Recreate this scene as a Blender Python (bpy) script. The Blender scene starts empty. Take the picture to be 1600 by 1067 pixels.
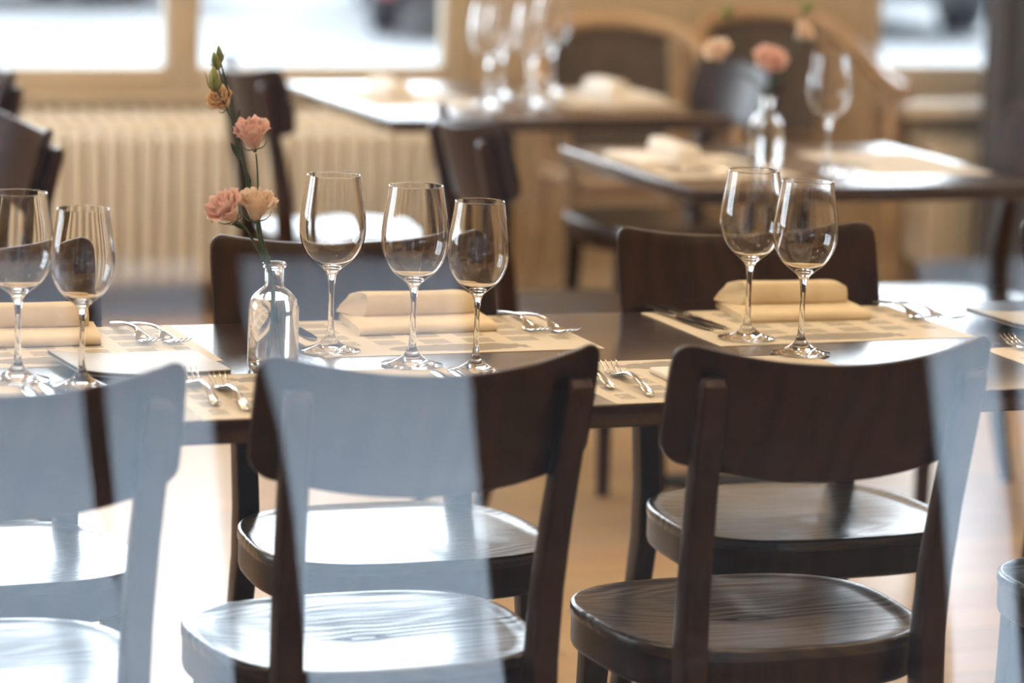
import bpy, bmesh, math, random
from mathutils import Vector, Matrix
random.seed(7)
S = bpy.context.scene
COL = S.collection
PI = math.pi

# ------------------------------------------------------------------ camera, world, exposure
F_PX = 5150.0; PITCH = math.radians(9.75); ROLL = math.radians(1.75); CAM_H = 1.55; YAW = math.radians(20.4)
_cy, _sy = math.cos(YAW), math.sin(YAW)
def _to_room(v): return Vector((v.x*_cy + v.y*_sy, -v.x*_sy + v.y*_cy, v.z))
_fw = Vector((0, math.cos(PITCH), -math.sin(PITCH))); _r0 = Vector((1, 0, 0)); _u0 = _r0.cross(_fw)
_cr, _sr = math.cos(ROLL), math.sin(ROLL)
CR = _to_room(_cr*_r0 + _sr*_u0); CU = _to_room(-_sr*_r0 + _cr*_u0); CF = _to_room(_fw)
CAM = Vector((0, 0, CAM_H))
cd = bpy.data.cameras.new('camera'); cam = bpy.data.objects.new('camera', cd); COL.objects.link(cam)
m = Matrix.Identity(4)
for i in range(3):
    m[i][0] = CR[i]; m[i][1] = CU[i]; m[i][2] = -CF[i]; m[i][3] = CAM[i]
cam.matrix_world = m
cd.sensor_width = 36.0; cd.lens = F_PX*36.0/1600.0
cd.clip_start = 0.05; cd.clip_end = 200
cd.dof.use_dof = True; cd.dof.focus_distance = 4.62; cd.dof.aperture_fstop = 2.5
S.camera = cam

W = bpy.data.worlds.new('sky'); S.world = W; W.use_nodes = True
bg = W.node_tree.nodes['Background']
bg.inputs[0].default_value = (0.80, 0.91, 1.0, 1); bg.inputs[1].default_value = 9.0
S.view_settings.view_transform = 'Standard'; S.view_settings.look = 'None'
S.view_settings.gamma = 1.0; S.view_settings.use_curve_mapping = False
S.view_settings.exposure = 0.0
S.cycles.max_bounces = 20; S.cycles.transmission_bounces = 20; S.cycles.transparent_max_bounces = 24
S.cycles.glossy_bounces = 8; S.cycles.diffuse_bounces = 5

WARM = (1.0, 0.84, 0.64)
def area(name, loc, sx, sy, power, color, rot=(0, 0, 0), spread=PI):
    l = bpy.data.lights.new(name, 'AREA'); l.shape = 'RECTANGLE'; l.size = sx; l.size_y = sy
    l.energy = power; l.color = color; l.spread = spread
    o = bpy.data.objects.new(name, l); o.location = loc; o.rotation_euler = rot; COL.objects.link(o); return o

# where the light of the camera's ray meets a horizontal (z) or an upright (y) plane of the room
def ray(px, py): return CF + (px-800)/F_PX*CR - (py-533.5)/F_PX*CU
def on_z(px, py, z=0.74):
    d = ray(px, py); t = (z-CAM_H)/d.z; return CAM + t*d
def on_y(px, py, Y):
    d = ray(px, py); return CAM + (Y/d.y)*d

# ------------------------------------------------------------------ object helpers
def link(name, me, mat, parent=None, smooth=True, loc=None, angle=35):
    o = bpy.data.objects.new(name, me); COL.objects.link(o)
    if mat: me.materials.append(mat)
    if smooth:
        for p in me.polygons: p.use_smooth = True
        try: me.set_sharp_from_angle(angle=math.radians(angle))
        except Exception: pass
    if parent: o.parent = parent
    if loc is not None: o.location = loc
    return o
def obj(name, bm, mat, parent=None, smooth=True, loc=None, angle=35):
    bmesh.ops.recalc_face_normals(bm, faces=bm.faces)
    me = bpy.data.meshes.new(name); bm.to_mesh(me); bm.free()
    return link(name, me, mat, parent, smooth, loc, angle)
def tag(o, label=None, cat=None, group=None, kind=None):
    if label: o['label'] = label
    if cat: o['category'] = cat
    if group: o['group'] = group
    if kind: o['kind'] = kind
    return o
def thing(name, label, cat, loc=(0, 0, 0), rz=0, group=None):
    o = bpy.data.objects.new(name, None); COL.objects.link(o); o.empty_display_size = 0.05
    o.location = loc; o.rotation_euler = (0, 0, rz)
    return tag(o, label, cat, group)
def struct(name, bm, mat, smooth=False): return tag(obj(name, bm, mat, None, smooth), kind='structure')
def copy_tree(o, parent=None):
    c = o.copy(); COL.objects.link(c)
    if parent: c.parent = parent
    for ch in list(o.children): copy_tree(ch, c)
    return c
def place(proto, used, loc, rz, label, group=None):
    o = proto if not used else copy_tree(proto)
    o.location = loc; o.rotation_euler = (0, 0, rz); o['label'] = label
    if group: o['group'] = group
    return o

# ------------------------------------------------------------------ mesh helpers
def box(bm, x0, x1, y0, y1, z0, z1, bev=0, seg=2):
    vs = [bm.verts.new((x, y, z)) for z in (z0, z1) for y in (y0, y1) for x in (x0, x1)]
    fs = [(0, 2, 3, 1), (4, 5, 7, 6), (0, 1, 5, 4), (2, 6, 7, 3), (0, 4, 6, 2), (1, 3, 7, 5)]
    faces = [bm.faces.new([vs[i] for i in f]) for f in fs]
    if bev:
        es = list({e for f in faces for e in f.edges})
        bmesh.ops.bevel(bm, geom=es, offset=bev, segments=seg, affect='EDGES', profile=0.5)
    return bm
def B(x0, x1, y0, y1, z0, z1, bev=0, seg=2): return box(bmesh.new(), x0, x1, y0, y1, z0, z1, bev, seg)
def loft(bm, rings, closed=True, cap=True):
    R = [[bm.verts.new(p) for p in r] for r in rings]
    n = len(R[0])
    for a, b in zip(R, R[1:]):
        for i in range(n if closed else n-1):
            j = (i+1) % n
            bm.faces.new((a[i], a[j], b[j], b[i]))
    if cap and closed:
        bm.faces.new(R[0]); bm.faces.new(list(reversed(R[-1])))
    return bm
def lathe(bm, prof, seg=64, c=(0, 0)):
    rings = []
    for r, z in prof:
        if r < 1e-6: rings.append(bm.verts.new((c[0], c[1], z)))
        else: rings.append([bm.verts.new((c[0]+r*math.cos(2*PI*i/seg), c[1]+r*math.sin(2*PI*i/seg), z)) for i in range(seg)])
    for a, b in zip(rings, rings[1:]):
        for i in range(seg):
            j = (i+1) % seg
            if isinstance(a, list) and isinstance(b, list): bm.faces.new((a[i], a[j], b[j], b[i]))
            elif isinstance(a, list): bm.faces.new((a[i], a[j], b))
            elif isinstance(b, list): bm.faces.new((a, b[j], b[i]))
    return bm
def smooth_path(pts, n=6):
    P = [Vector(p) for p in pts]; out = []
    for i in range(len(P)-1):
        p0 = P[max(i-1, 0)]; p1 = P[i]; p2 = P[i+1]; p3 = P[min(i+2, len(P)-1)]
        for k in range(n):
            t = k/n
            out.append(0.5*((2*p1) + (p2-p0)*t + (2*p0-5*p1+4*p2-p3)*t*t + (3*p1-p0-3*p2+p3)*t**3))
    out.append(P[-1]); return out
def tube(bm, pts, rad, seg=10, flat=1.0):
    """rad: number or list; round tube along pts"""
    P = [Vector(p) for p in pts]; n = len(P); rings = []
    prev = None
    for i, p in enumerate(P):
        t = (P[min(i+1, n-1)]-P[max(i-1, 0)]).normalized()
        if prev is None:
            a = t.cross(Vector((0, 0, 1)))
            if a.length < 1e-3: a = t.cross(Vector((0, 1, 0)))
            a.normalize()
        else:
            a = (prev - t*prev.dot(t)).normalized()
        prev = a; b = t.cross(a)
        r = rad if not isinstance(rad, (list, tuple)) else rad[min(i, len(rad)-1)] if len(rad) == n else rad[0]+(rad[-1]-rad[0])*i/(n-1)
        rings.append([p + a*math.cos(2*PI*k/seg)*r + b*math.sin(2*PI*k/seg)*r*flat for k in range(seg)])
    return loft(bm, rings)
def rrect(w, d, r, n=4):
    """rounded rectangle, centred, w x d"""
    out = []
    for cx, cy, a0 in ((w/2-r, d/2-r, 0), (-w/2+r, d/2-r, 90), (-w/2+r, -d/2+r, 180), (w/2-r, -d/2+r, 270)):
        for k in range(n+1):
            a = math.radians(a0+90*k/n); out.append((cx+r*math.cos(a), cy+r*math.sin(a)))
    return out

# ------------------------------------------------------------------ materials
def mat(name, color, rough=0.5, metal=0.0, coat=0.0, spec=0.5, trans=0.0, ior=1.5, emis=None, estr=0):
    m = bpy.data.materials.new(name); m.use_nodes = True
    p = m.node_tree.nodes['Principled BSDF']
    p.inputs['Base Color'].default_value = (*color, 1); p.inputs['Roughness'].default_value = rough
    p.inputs['Metallic'].default_value = metal; p.inputs['Coat Weight'].default_value = coat; p.inputs['Coat Roughness'].default_value = 0.2
    p.inputs['Specular IOR Level'].default_value = spec; p.inputs['Transmission Weight'].default_value = trans
    p.inputs['IOR'].default_value = ior
    if emis: p.inputs['Emission Color'].default_value = (*emis, 1); p.inputs['Emission Strength'].default_value = estr
    return m
def N(m, t, **kw):
    n = m.node_tree.nodes.new(t)
    for k, v in kw.items(): setattr(n, k, v)
    return n
def L(m, a, b): m.node_tree.links.new(a, b)
def noisy(m, c1, c2, scale=(10, 10, 10), detail=4, bump=0.0, rough=None, dist=0.002, coords='Object'):
    nt = m.node_tree; p = nt.nodes['Principled BSDF']
    tc = N(m, 'ShaderNodeTexCoord'); mp = N(m, 'ShaderNodeMapping'); mp.inputs['Scale'].default_value = scale
    nz = N(m, 'ShaderNodeTexNoise'); nz.inputs['Scale'].default_value = 1.0; nz.inputs['Detail'].default_value = detail
    cr = N(m, 'ShaderNodeValToRGB'); cr.color_ramp.elements[0].position = 0.35; cr.color_ramp.elements[1].position = 0.68
    cr.color_ramp.elements[0].color = (*c1, 1); cr.color_ramp.elements[1].color = (*c2, 1)
    L(m, tc.outputs[coords], mp.inputs[0]); L(m, mp.outputs[0], nz.inputs['Vector']); L(m, nz.outputs['Fac'], cr.inputs[0])
    L(m, cr.outputs[0], p.inputs['Base Color'])
    if bump:
        b = N(m, 'ShaderNodeBump'); b.inputs['Strength'].default_value = bump; b.inputs['Distance'].default_value = dist
        L(m, nz.outputs['Fac'], b.inputs['Height']); L(m, b.outputs[0], p.inputs['Normal'])
    return m
def grain_wood(name, dark, light, rough, scale=1.0, axis='Y', bump=0.25, rings=26, spec=0.5, coat=0.0, deep=0.0006):
    """open-pored wood: distorted growth-ring bands plus fine stretched pores"""
    m = mat(name, light, rough, spec=spec, coat=coat); p = m.node_tree.nodes['Principled BSDF']
    tc = N(m, 'ShaderNodeTexCoord'); mp = N(m, 'ShaderNodeMapping')
    st = {'X': (0.28, 1, 1), 'Y': (1, 0.28, 1), 'Z': (1, 1, 0.22)}[axis]
    mp.inputs['Scale'].default_value = tuple(scale*v for v in st)
    big = N(m, 'ShaderNodeTexNoise'); big.inputs['Scale'].default_value = 5; big.inputs['Detail'].default_value = 1.5
    mul = N(m, 'ShaderNodeMath', operation='MULTIPLY'); mul.inputs[1].default_value = rings*5
    sn = N(m, 'ShaderNodeMath', operation='SINE')
    fine = N(m, 'ShaderNodeTexNoise'); fine.inputs['Scale'].default_value = 130; fine.inputs['Detail'].default_value = 3
    mp2 = N(m, 'ShaderNodeMapping'); mp2.inputs['Scale'].default_value = tuple(scale*v for v in {'X': (0.06, 1, 1), 'Y': (1, 0.06, 1), 'Z': (1, 1, 0.06)}[axis])
    mx = N(m, 'ShaderNodeMath', operation='MULTIPLY_ADD'); mx.inputs[1].default_value = 0.25
    cr = N(m, 'ShaderNodeValToRGB')
    cr.color_ramp.elements[0].position = 0.30; cr.color_ramp.elements[1].position = 0.62
    cr.color_ramp.elements[0].color = (*dark, 1); cr.color_ramp.elements[1].color = (*light, 1)
    L(m, tc.outputs['Object'], mp.inputs[0]); L(m, mp.outputs[0], big.inputs['Vector'])
    L(m, tc.outputs['Object'], mp2.inputs[0]); L(m, mp2.outputs[0], fine.inputs['Vector'])
    L(m, big.outputs['Fac'], mul.inputs[0]); L(m, mul.outputs[0], sn.inputs[0])
    L(m, sn.outputs[0], mx.inputs[0]); L(m, fine.outputs['Fac'], mx.inputs[2])
    L(m, mx.outputs[0], cr.inputs[0]); L(m, cr.outputs[0], p.inputs['Base Color'])
    b = N(m, 'ShaderNodeBump'); b.inputs['Strength'].default_value = bump; b.inputs['Distance'].default_value = deep
    L(m, mx.outputs[0], b.inputs['Height']); L(m, b.outputs[0], p.inputs['Normal'])
    return m
def thin_glass(name, ior, tint=(1, 1, 1)):
    m = bpy.data.materials.new(name); m.use_nodes = True; nt = m.node_tree; nt.nodes.clear()
    o = N(m, 'ShaderNodeOutputMaterial'); t = N(m, 'ShaderNodeBsdfTransparent'); g = N(m, 'ShaderNodeBsdfGlossy'); g.inputs['Roughness'].default_value = 0.0
    t.inputs[0].default_value = (*tint, 1)
    f = N(m, 'ShaderNodeFresnel'); f.inputs['IOR'].default_value = ior; x = N(m, 'ShaderNodeMixShader')
    # the same reflectance from either side of the sheet
    ge = N(m, 'ShaderNodeNewGeometry'); mi = N(m, 'ShaderNodeMix'); mi.data_type = 'FLOAT'
    mi.inputs['A'].default_value = ior; mi.inputs['B'].default_value = 1.0/ior
    L(m, ge.outputs['Backfacing'], mi.inputs['Factor'])
    inv = N(m, 'ShaderNodeFresnel')
    L(m, f.outputs[0], x.inputs[0]); L(m, t.outputs[0], x.inputs[1]); L(m, g.outputs[0], x.inputs[2]); L(m, x.outputs[0], o.inputs[0])
    nt.nodes.remove(inv); nt.nodes.remove(mi); nt.nodes.remove(ge)
    return m

M = {}
M['chair'] = grain_wood('dark_stained_wood', (0.015, 0.0048, 0.0018), (0.028, 0.0095, 0.0038), 0.36, 1.0, 'Z', 0.03, 14, 0.28)
M['seat'] = grain_wood('dark_seat_wood', (0.006, 0.003, 0.002), (0.030, 0.014, 0.008), 0.30, 1.0, 'X', 0.8, 30, 0.6, 0.65, 0.0014)
M['table'] = grain_wood('dark_table_wood', (0.020, 0.0075, 0.005), (0.036, 0.014, 0.009), 0.24, 0.8, 'X', 0.05, 10, 0.6, 0.6)
M['glass'] = mat('clear_glass', (1, 1, 1), 0.0, trans=1.0, ior=1.5)
M['water'] = mat('water', (1, 1, 1), 0.0, trans=1.0, ior=1.33)
M['steel'] = mat('polished_steel', (0.56, 0.55, 0.53), 0.10, metal=1.0)
M['napkin'] = noisy(mat('cream_napkin', (0.72, 0.58, 0.38), 0.8, spec=0.2), (0.70, 0.59, 0.41), (0.78, 0.67, 0.49), (30, 30, 30), 5, 0.15)
M['napkin_white'] = mat('white_linen', (0.80, 0.77, 0.72), 0.8, spec=0.2)
M['wall'] = noisy(mat('beige_plaster', (0.42, 0.31, 0.19), 0.8, spec=0.25), (0.45, 0.355, 0.235), (0.48, 0.38, 0.25), (3, 3, 3), 3, 0.05)
M['frame'] = noisy(mat('beige_window_paint', (0.50, 0.42, 0.31), 0.5), (0.50, 0.42, 0.31), (0.54, 0.46, 0.34), (8, 8, 8), 2)
M['radiator'] = noisy(mat('cream_radiator_paint', (0.76, 0.71, 0.60), 0.22), (0.74, 0.69, 0.58), (0.79, 0.74, 0.63), (5, 5, 5), 2)
M['sill'] = mat('white_sill_paint', (0.72, 0.68, 0.60), 0.4)
M['ceiling'] = noisy(mat('ceiling_plaster', (0.72, 0.66, 0.56), 0.85), (0.70, 0.64, 0.54), (0.74, 0.68, 0.58), (3, 3, 3), 2)
M['curtain'] = noisy(mat('slate_curtain', (0.045, 0.05, 0.065), 0.85, spec=0.15), (0.075, 0.085, 0.11), (0.12, 0.13, 0.16), (60, 60, 4), 4, 0.2)
M['pane'] = thin_glass('front_pane_glass', 1.56)
M['window_glass'] = thin_glass('window_glass', 1.35)
M['petal'] = None
M['stem'] = noisy(mat('green_stem', (0.035, 0.075, 0.03), 0.5), (0.022, 0.052, 0.022), (0.06, 0.11, 0.045), (90, 90, 30), 3)
M['bud'] = noisy(mat('olive_bud', (0.22, 0.24, 0.045), 0.5), (0.13, 0.16, 0.03), (0.33, 0.34, 0.07), (160, 160, 60), 3)
M['menu'] = noisy(mat('grey_menu_card', (0.40, 0.38, 0.33), 0.45), (0.38, 0.36, 0.31), (0.44, 0.42, 0.37), (12, 12, 12), 3)
M['menu_dark'] = mat('menu_page_edge', (0.10, 0.085, 0.065), 0.6)
M['tan_wood'] = grain_wood('tan_bentwood', (0.30, 0.20, 0.115), (0.42, 0.29, 0.17), 0.22, 1.0, 'X', 0.05, 8)
M['dark_leather'] = noisy(mat('dark_brown_upholstery', (0.05, 0.035, 0.02), 0.5), (0.045, 0.032, 0.018), (0.07, 0.048, 0.028), (20, 20, 20), 3)
M['asphalt'] = noisy(mat('dark_asphalt', (0.03, 0.03, 0.032), 0.95, spec=0.1), (0.02, 0.02, 0.022), (0.035, 0.035, 0.037), (9, 9, 9), 5)
M['reflector'] = noisy(mat('pale_blue_reflector', (0.65, 0.72, 0.80), 0.9, spec=0.15), (0.62, 0.71, 0.82), (0.70, 0.78, 0.87), (1.5, 1.5, 1.5), 4)  # for the added ground bands, bluish to tint their mirrored haze
M['lot'] = noisy(mat('pale_forecourt', (0.12, 0.12, 0.12), 0.9, spec=0.15), (0.17, 0.175, 0.18), (0.24, 0.245, 0.25), (1.5, 1.5, 1.5), 4)
M['facade'] = noisy(mat('dark_facade', (0.05, 0.05, 0.055), 0.8), (0.045, 0.045, 0.05), (0.07, 0.07, 0.075), (2, 2, 2), 3)
M['dark_glass'] = mat('dark_glazing', (0.02, 0.025, 0.03), 0.08)
M['car_white'] = mat('white_car_paint', (0.35, 0.355, 0.36), 0.25, coat=0.5)
M['car_red'] = mat('red_car_paint', (0.30, 0.05, 0.06), 0.3, coat=0.5)
M['rubber'] = mat('black_rubber', (0.02, 0.02, 0.025), 0.8)
M['lens_red'] = mat('red_lamp_lens', (0.25, 0.02, 0.03), 0.2)
M['black_metal'] = mat('black_painted_iron', (0.02, 0.018, 0.017), 0.4)
M['lamp_trim'] = mat('white_lamp_trim', (0.8, 0.8, 0.78), 0.4)
M['bulb'] = mat('glowing_bulb', (1, 0.8, 0.55), 0.5, emis=(1.0, 0.74, 0.42), estr=260)

def floor_mat():
    m = mat('light_oak_boards', (0.6, 0.4, 0.22), 0.32); p = m.node_tree.nodes['Principled BSDF']
    tc = N(m, 'ShaderNodeTexCoord'); mp = N(m, 'ShaderNodeMapping')
    br = N(m, 'ShaderNodeTexBrick'); br.inputs['Scale'].default_value = 1.0
    br.inputs['Brick Width'].default_value = 1.4; br.inputs['Row Height'].default_value = 0.14; br.inputs['Mortar Size'].default_value = 0.0018
    br.inputs['Color1'].default_value = (0.56, 0.37, 0.19, 1); br.inputs['Color2'].default_value = (0.66, 0.46, 0.25, 1); br.inputs['Mortar'].default_value = (0.2, 0.12, 0.06, 1)
    nz = N(m, 'ShaderNodeTexNoise'); nz.inputs['Scale'].default_value = 1; nz.inputs['Detail'].default_value = 5
    m2 = N(m, 'ShaderNodeMapping'); m2.inputs['Scale'].default_value = (1.5, 30, 1)
    mx = N(m, 'ShaderNodeMix'); mx.data_type = 'RGBA'; mx.blend_type = 'MULTIPLY'; mx.inputs[0].default_value = 0.35
    L(m, tc.outputs['Object'], mp.inputs[0]); L(m, mp.outputs[0], br.inputs['Vector'])
    L(m, tc.outputs['Object'], m2.inputs[0]); L(m, m2.outputs[0], nz.inputs['Vector'])
    L(m, br.outputs['Color'], mx.inputs[6]); L(m, nz.outputs['Color'], mx.inputs[7]); L(m, mx.outputs[2], p.inputs['Base Color'])
    return m
M['floor'] = floor_mat()

def petal_mat(name, a, b):
    m = bpy.data.materials.new(name); m.use_nodes = True; nt = m.node_tree; p = nt.nodes['Principled BSDF']
    p.inputs['Roughness'].default_value = 0.6; p.inputs['Specular IOR Level'].default_value = 0.2
    tc = N(m, 'ShaderNodeTexCoord'); nz = N(m, 'ShaderNodeTexNoise'); nz.inputs['Scale'].default_value = 60; nz.inputs['Detail'].default_value = 2
    cr = N(m, 'ShaderNodeValToRGB'); cr.color_ramp.elements[0].color = (*a, 1); cr.color_ramp.elements[1].color = (*b, 1)
    cr.color_ramp.elements[0].position = 0.35; cr.color_ramp.elements[1].position = 0.65
    L(m, tc.outputs['Object'], nz.inputs['Vector']); L(m, nz.outputs['Fac'], cr.inputs[0]); L(m, cr.outputs[0], p.inputs['Base Color'])
    tr = N(m, 'ShaderNodeBsdfTranslucent'); L(m, cr.outputs[0], tr.inputs[0])
    x = N(m, 'ShaderNodeMixShader'); x.inputs[0].default_value = 0.35
    out = nt.nodes['Material Output']
    L(m, p.outputs[0], x.inputs[1]); L(m, tr.outputs[0], x.inputs[2]); L(m, x.outputs[0], out.inputs[0])
    return m
M['pink'] = petal_mat('pink_petals', (0.90, 0.63, 0.57), (0.95, 0.78, 0.71))
M['cream_pink'] = petal_mat('cream_pink_petals', (0.94, 0.78, 0.64), (0.97, 0.88, 0.78))
M['peach'] = petal_mat('peach_petals', (0.84, 0.62, 0.36), (0.90, 0.72, 0.50))

def placemat_mat():
    """warm paper printed with a landmass silhouette, a headline bar and blocks of tiny text"""
    m = mat('printed_paper', (0.68, 0.58, 0.44), 0.6, spec=0.3); p = m.node_tree.nodes['Principled BSDF']
    tc = N(m, 'ShaderNodeTexCoord'); sp = N(m, 'ShaderNodeSeparateXYZ'); L(m, tc.outputs['Object'], sp.inputs[0])
    def mth(op, a, b=None, c=None):
        n = N(m, 'ShaderNodeMath', operation=op)
        for i, v in enumerate((a, b, c)):
            if v is None: continue
            if isinstance(v, (int, float)): n.inputs[i].default_value = v
            else: L(m, v, n.inputs[i])
        return n.outputs[0]
    x, y = sp.outputs['X'], sp.outputs['Y']
    def band(v, lo, hi): return mth('MULTIPLY', mth('GREATER_THAN', v, lo), mth('LESS_THAN', v, hi))
    # text blocks: columns of 6 cm with gaps, rows of blocks, each of fine lines
    col = mth('LESS_THAN', mth('FRACT', mth('MULTIPLY_ADD', x, 1/0.068, 10.08)), 0.62)
    row = mth('LESS_THAN', mth('FRACT', mth('MULTIPLY_ADD', y, 1/0.052, 10.35)), 0.66)
    line = mth('LESS_THAN', mth('FRACT', mth('MULTIPLY', y, 1/0.0105)), 0.62)
    nz = N(m, 'ShaderNodeTexNoise'); nz.inputs['Scale'].default_value = 1.0; nz.inputs['Detail'].default_value = 2
    mp = N(m, 'ShaderNodeMapping'); mp.inputs['Scale'].default_value = (150, 60, 1); L(m, tc.outputs['Object'], mp.inputs[0]); L(m, mp.outputs[0], nz.inputs['Vector'])
    words = mth('GREATER_THAN', nz.outputs['Fac'], 0.30)
    nz3 = N(m, 'ShaderNodeTexNoise'); nz3.inputs['Scale'].default_value = 26; L(m, tc.outputs['Object'], nz3.inputs['Vector'])
    some = mth('GREATER_THAN', nz3.outputs['Fac'], 0.30)
    text = mth('MULTIPLY', mth('MULTIPLY', mth('MULTIPLY', col, row), mth('MULTIPLY', line, words)), mth('MULTIPLY', some, mth('MULTIPLY', band(y, -0.138, 0.068), band(x, -0.19, 0.19))))
    # landmass silhouette
    nz2 = N(m, 'ShaderNodeTexNoise'); nz2.inputs['Scale'].default_value = 34; nz2.inputs['Detail'].default_value = 5; L(m, tc.outputs['Object'], nz2.inputs['Vector'])
    ex = mth('MULTIPLY', mth('ADD', x, 0.0), 1/0.13); ey = mth('MULTIPLY', mth('ADD', y, -0.105), 1/0.034)
    d = mth('ADD', mth('MULTIPLY', ex, ex), mth('MULTIPLY', ey, ey))
    blob = mth('LESS_THAN', mth('ADD', d, mth('MULTIPLY', nz2.outputs['Fac'], 1.6)), 1.45)
    f = mth('MAXIMUM', mth('MULTIPLY', text, 0.72), mth('MULTIPLY', blob, 0.62))
    mx = N(m, 'ShaderNodeMix'); mx.data_type = 'RGBA'
    mx.inputs[6].default_value = (0.66, 0.59, 0.47, 1); mx.inputs[7].default_value = (0.10, 0.095, 0.085, 1)
    L(m, f, mx.inputs[0]); L(m, mx.outputs[2], p.inputs['Base Color'])
    return m
M['paper'] = placemat_mat()

# ------------------------------------------------------------------ THE ROOM
WY = 9.2; X0, X1 = -2.0, 6.8; PY_ = 1.0; ZC = 3.0
struct('floor', B(X0-0.2, X1+0.2, PY_-0.12, WY+0.3, -0.15, 0.0), M['floor'])
struct('ceiling', B(X0-0.2, X1+0.2, PY_-0.12, WY+0.3, ZC, ZC+0.2), M['ceiling'])
bm = bmesh.new(); LY0, LY1, LZ0, LZ1 = 5.2, 8.2, 0.75, 2.4
box(bm, X0-0.2, X0, PY_-0.12, LY0, 0, ZC); box(bm, X0-0.2, X0, LY1, WY+0.3, 0, ZC)
box(bm, X0-0.2, X0, LY0, LY1, 0, LZ0); box(bm, X0-0.2, X0, LY0, LY1, LZ1, ZC)
struct('wall_left', bm, M['wall'])
bm = bmesh.new()
for k in range(4):
    y = LY0+(LY1-LY0-0.08)*k/3; box(bm, X0-0.12, X0-0.05, y, y+0.08, LZ0, LZ1, 0.005)
for z in (LZ0, LZ1-0.08): box(bm, X0-0.12, X0-0.05, LY0, LY1, z, z+0.08, 0.005)
w4 = struct('window_4', bm, M['frame'], True)
obj('pane', B(X0-0.09, X0-0.084, LY0+0.03, LY1-0.03, LZ0+0.03, LZ1-0.03), M['window_glass'], w4, False)
tag(obj('side_street', B(-30, X0-0.2, PY_-0.12, WY+0.3, -0.2, -0.02), M['lot'], None, False), kind='structure')
struct('wall_right', B(X1, X1+0.2, PY_-0.12, WY+0.3, 0, ZC), M['wall'])
# back wall with two openings
bm = bmesh.new(); a0, a1, c0, c1, zs, zt = 0.78, 3.262, 4.575, 6.1, 0.615, 2.62
box(bm, X0, a0, WY, WY+0.28, 0, ZC); box(bm, a1, c0, WY, WY+0.28, 0, ZC); box(bm, c1, X1, WY, WY+0.28, 0, ZC)
for u0, u1 in ((a0, a1), (c0, c1)):
    box(bm, u0, u1, WY, WY+0.28, 0, zs); box(bm, u0, u1, WY, WY+0.28, zt, ZC)
struct('wall_back', bm, M['wall'])
struct('baseboard_back', B(X0, X1, WY-0.018, WY, 0, 0.075, 0.004), M['frame'], True)
def window(n, x0, x1, lights):
    """lights: list of (x0, x1) panes, z from 0.69"""
    bm = bmesh.new(); z0, z1 = 0.693, 2.54; ya, yb = WY+0.005, WY+0.075
    xs = [x0] + [v for l in lights for v in l] + [x1]
    for i in range(0, len(xs), 2): box(bm, xs[i], xs[i+1], ya, yb, zs, zt, 0.006)
    for l in lights:
        box(bm, l[0], l[1], ya, yb, zs, z0, 0.006); box(bm, l[0], l[1], ya, yb, z1, zt, 0.006)
    w = struct('window_%d' % n, bm, M['frame'], True)
    for l in lights:
        obj('pane', B(l[0]-0.005, l[1]+0.005, WY+0.04, WY+0.046, z0-0.005, z1+0.005), M['window_glass'], w, False)
    bm = bmesh.new()
    for l in lights[:-1]: tube(bm, [(l[1]+0.045, ya, 1.38), (l[1]+0.045, ya-0.03, 1.38), (l[1]+0.045, ya-0.035, 1.27)], 0.008)
    if len(lights) > 1: obj('handle', bm, M['steel'], w)
window(1, a0, a1, [(0.86, 2.343), (2.44, 3.185)])
window(2, c0, c1, [(4.614, 5.3), (5.38, 6.03)])
struct('trim_1', B(a0-0.03, a1+0.03, WY-0.035, WY+0.01, 0.59, 0.617, 0.006), M['frame'], True)

# front wall around the wide shop window the room is looked into through
FX0, FX1, FZ0, FZ1 = -0.9, 2.6, 0.06, 2.7
bm = bmesh.new()
box(bm, X0, FX0, PY_-0.12, PY_+0.08, 0, ZC); box(bm, FX1, X1, PY_-0.12, PY_+0.08, 0, ZC)
box(bm, FX0, FX1, PY_-0.12, PY_+0.08, 0, FZ0); box(bm, FX0, FX1, PY_-0.12, PY_+0.08, FZ1, ZC)
struct('wall_front', bm, M['wall'])
bm = bmesh.new()
for q in ((FX0, FX0+0.06, FZ0, FZ1), (FX1-0.06, FX1, FZ0, FZ1), (FX0, FX1, FZ0, FZ0+0.06), (FX0, FX1, FZ1-0.06, FZ1)):
    box(bm, q[0], q[1], PY_-0.05, PY_+0.03, q[2], q[3], 0.004)
w3 = struct('window_3', bm, M['frame'], True)
obj('pane', B(FX0+0.05, FX1-0.05, PY_, PY_+0.008, FZ0+0.05, FZ1-0.05), M['pane'], w3, False)

# ------------------------------------------------------------------ OUTSIDE
tag(obj('street', B(-30, 30, -30, PY_-0.12, -0.14, -0.02), M['asphalt'], None, False), kind='structure')
tag(obj('forecourt', B(-30, 40, WY+0.3, 60, -0.2, -0.02), M['lot'], None, False), kind='structure')
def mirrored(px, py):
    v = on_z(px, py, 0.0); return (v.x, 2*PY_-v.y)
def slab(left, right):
    """a pale band added on the street, shaped to mirror as haze in the pane"""
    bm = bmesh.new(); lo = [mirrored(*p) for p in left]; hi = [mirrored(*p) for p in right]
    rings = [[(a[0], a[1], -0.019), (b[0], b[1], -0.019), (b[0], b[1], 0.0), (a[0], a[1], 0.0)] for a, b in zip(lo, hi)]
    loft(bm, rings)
    return tag(obj('haze_reflector', bm, M['reflector'], None, False), kind='structure')  # unseen directly, added only for its reflection in the pane
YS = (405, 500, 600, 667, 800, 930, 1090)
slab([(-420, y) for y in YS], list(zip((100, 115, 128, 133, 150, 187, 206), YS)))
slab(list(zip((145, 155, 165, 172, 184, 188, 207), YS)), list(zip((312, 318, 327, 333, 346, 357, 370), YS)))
slab(list(zip((376, 388, 424, 440, 462, 473, 488), YS)), list(zip((713, 725, 736, 741, 754, 768, 794), YS)))
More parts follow.
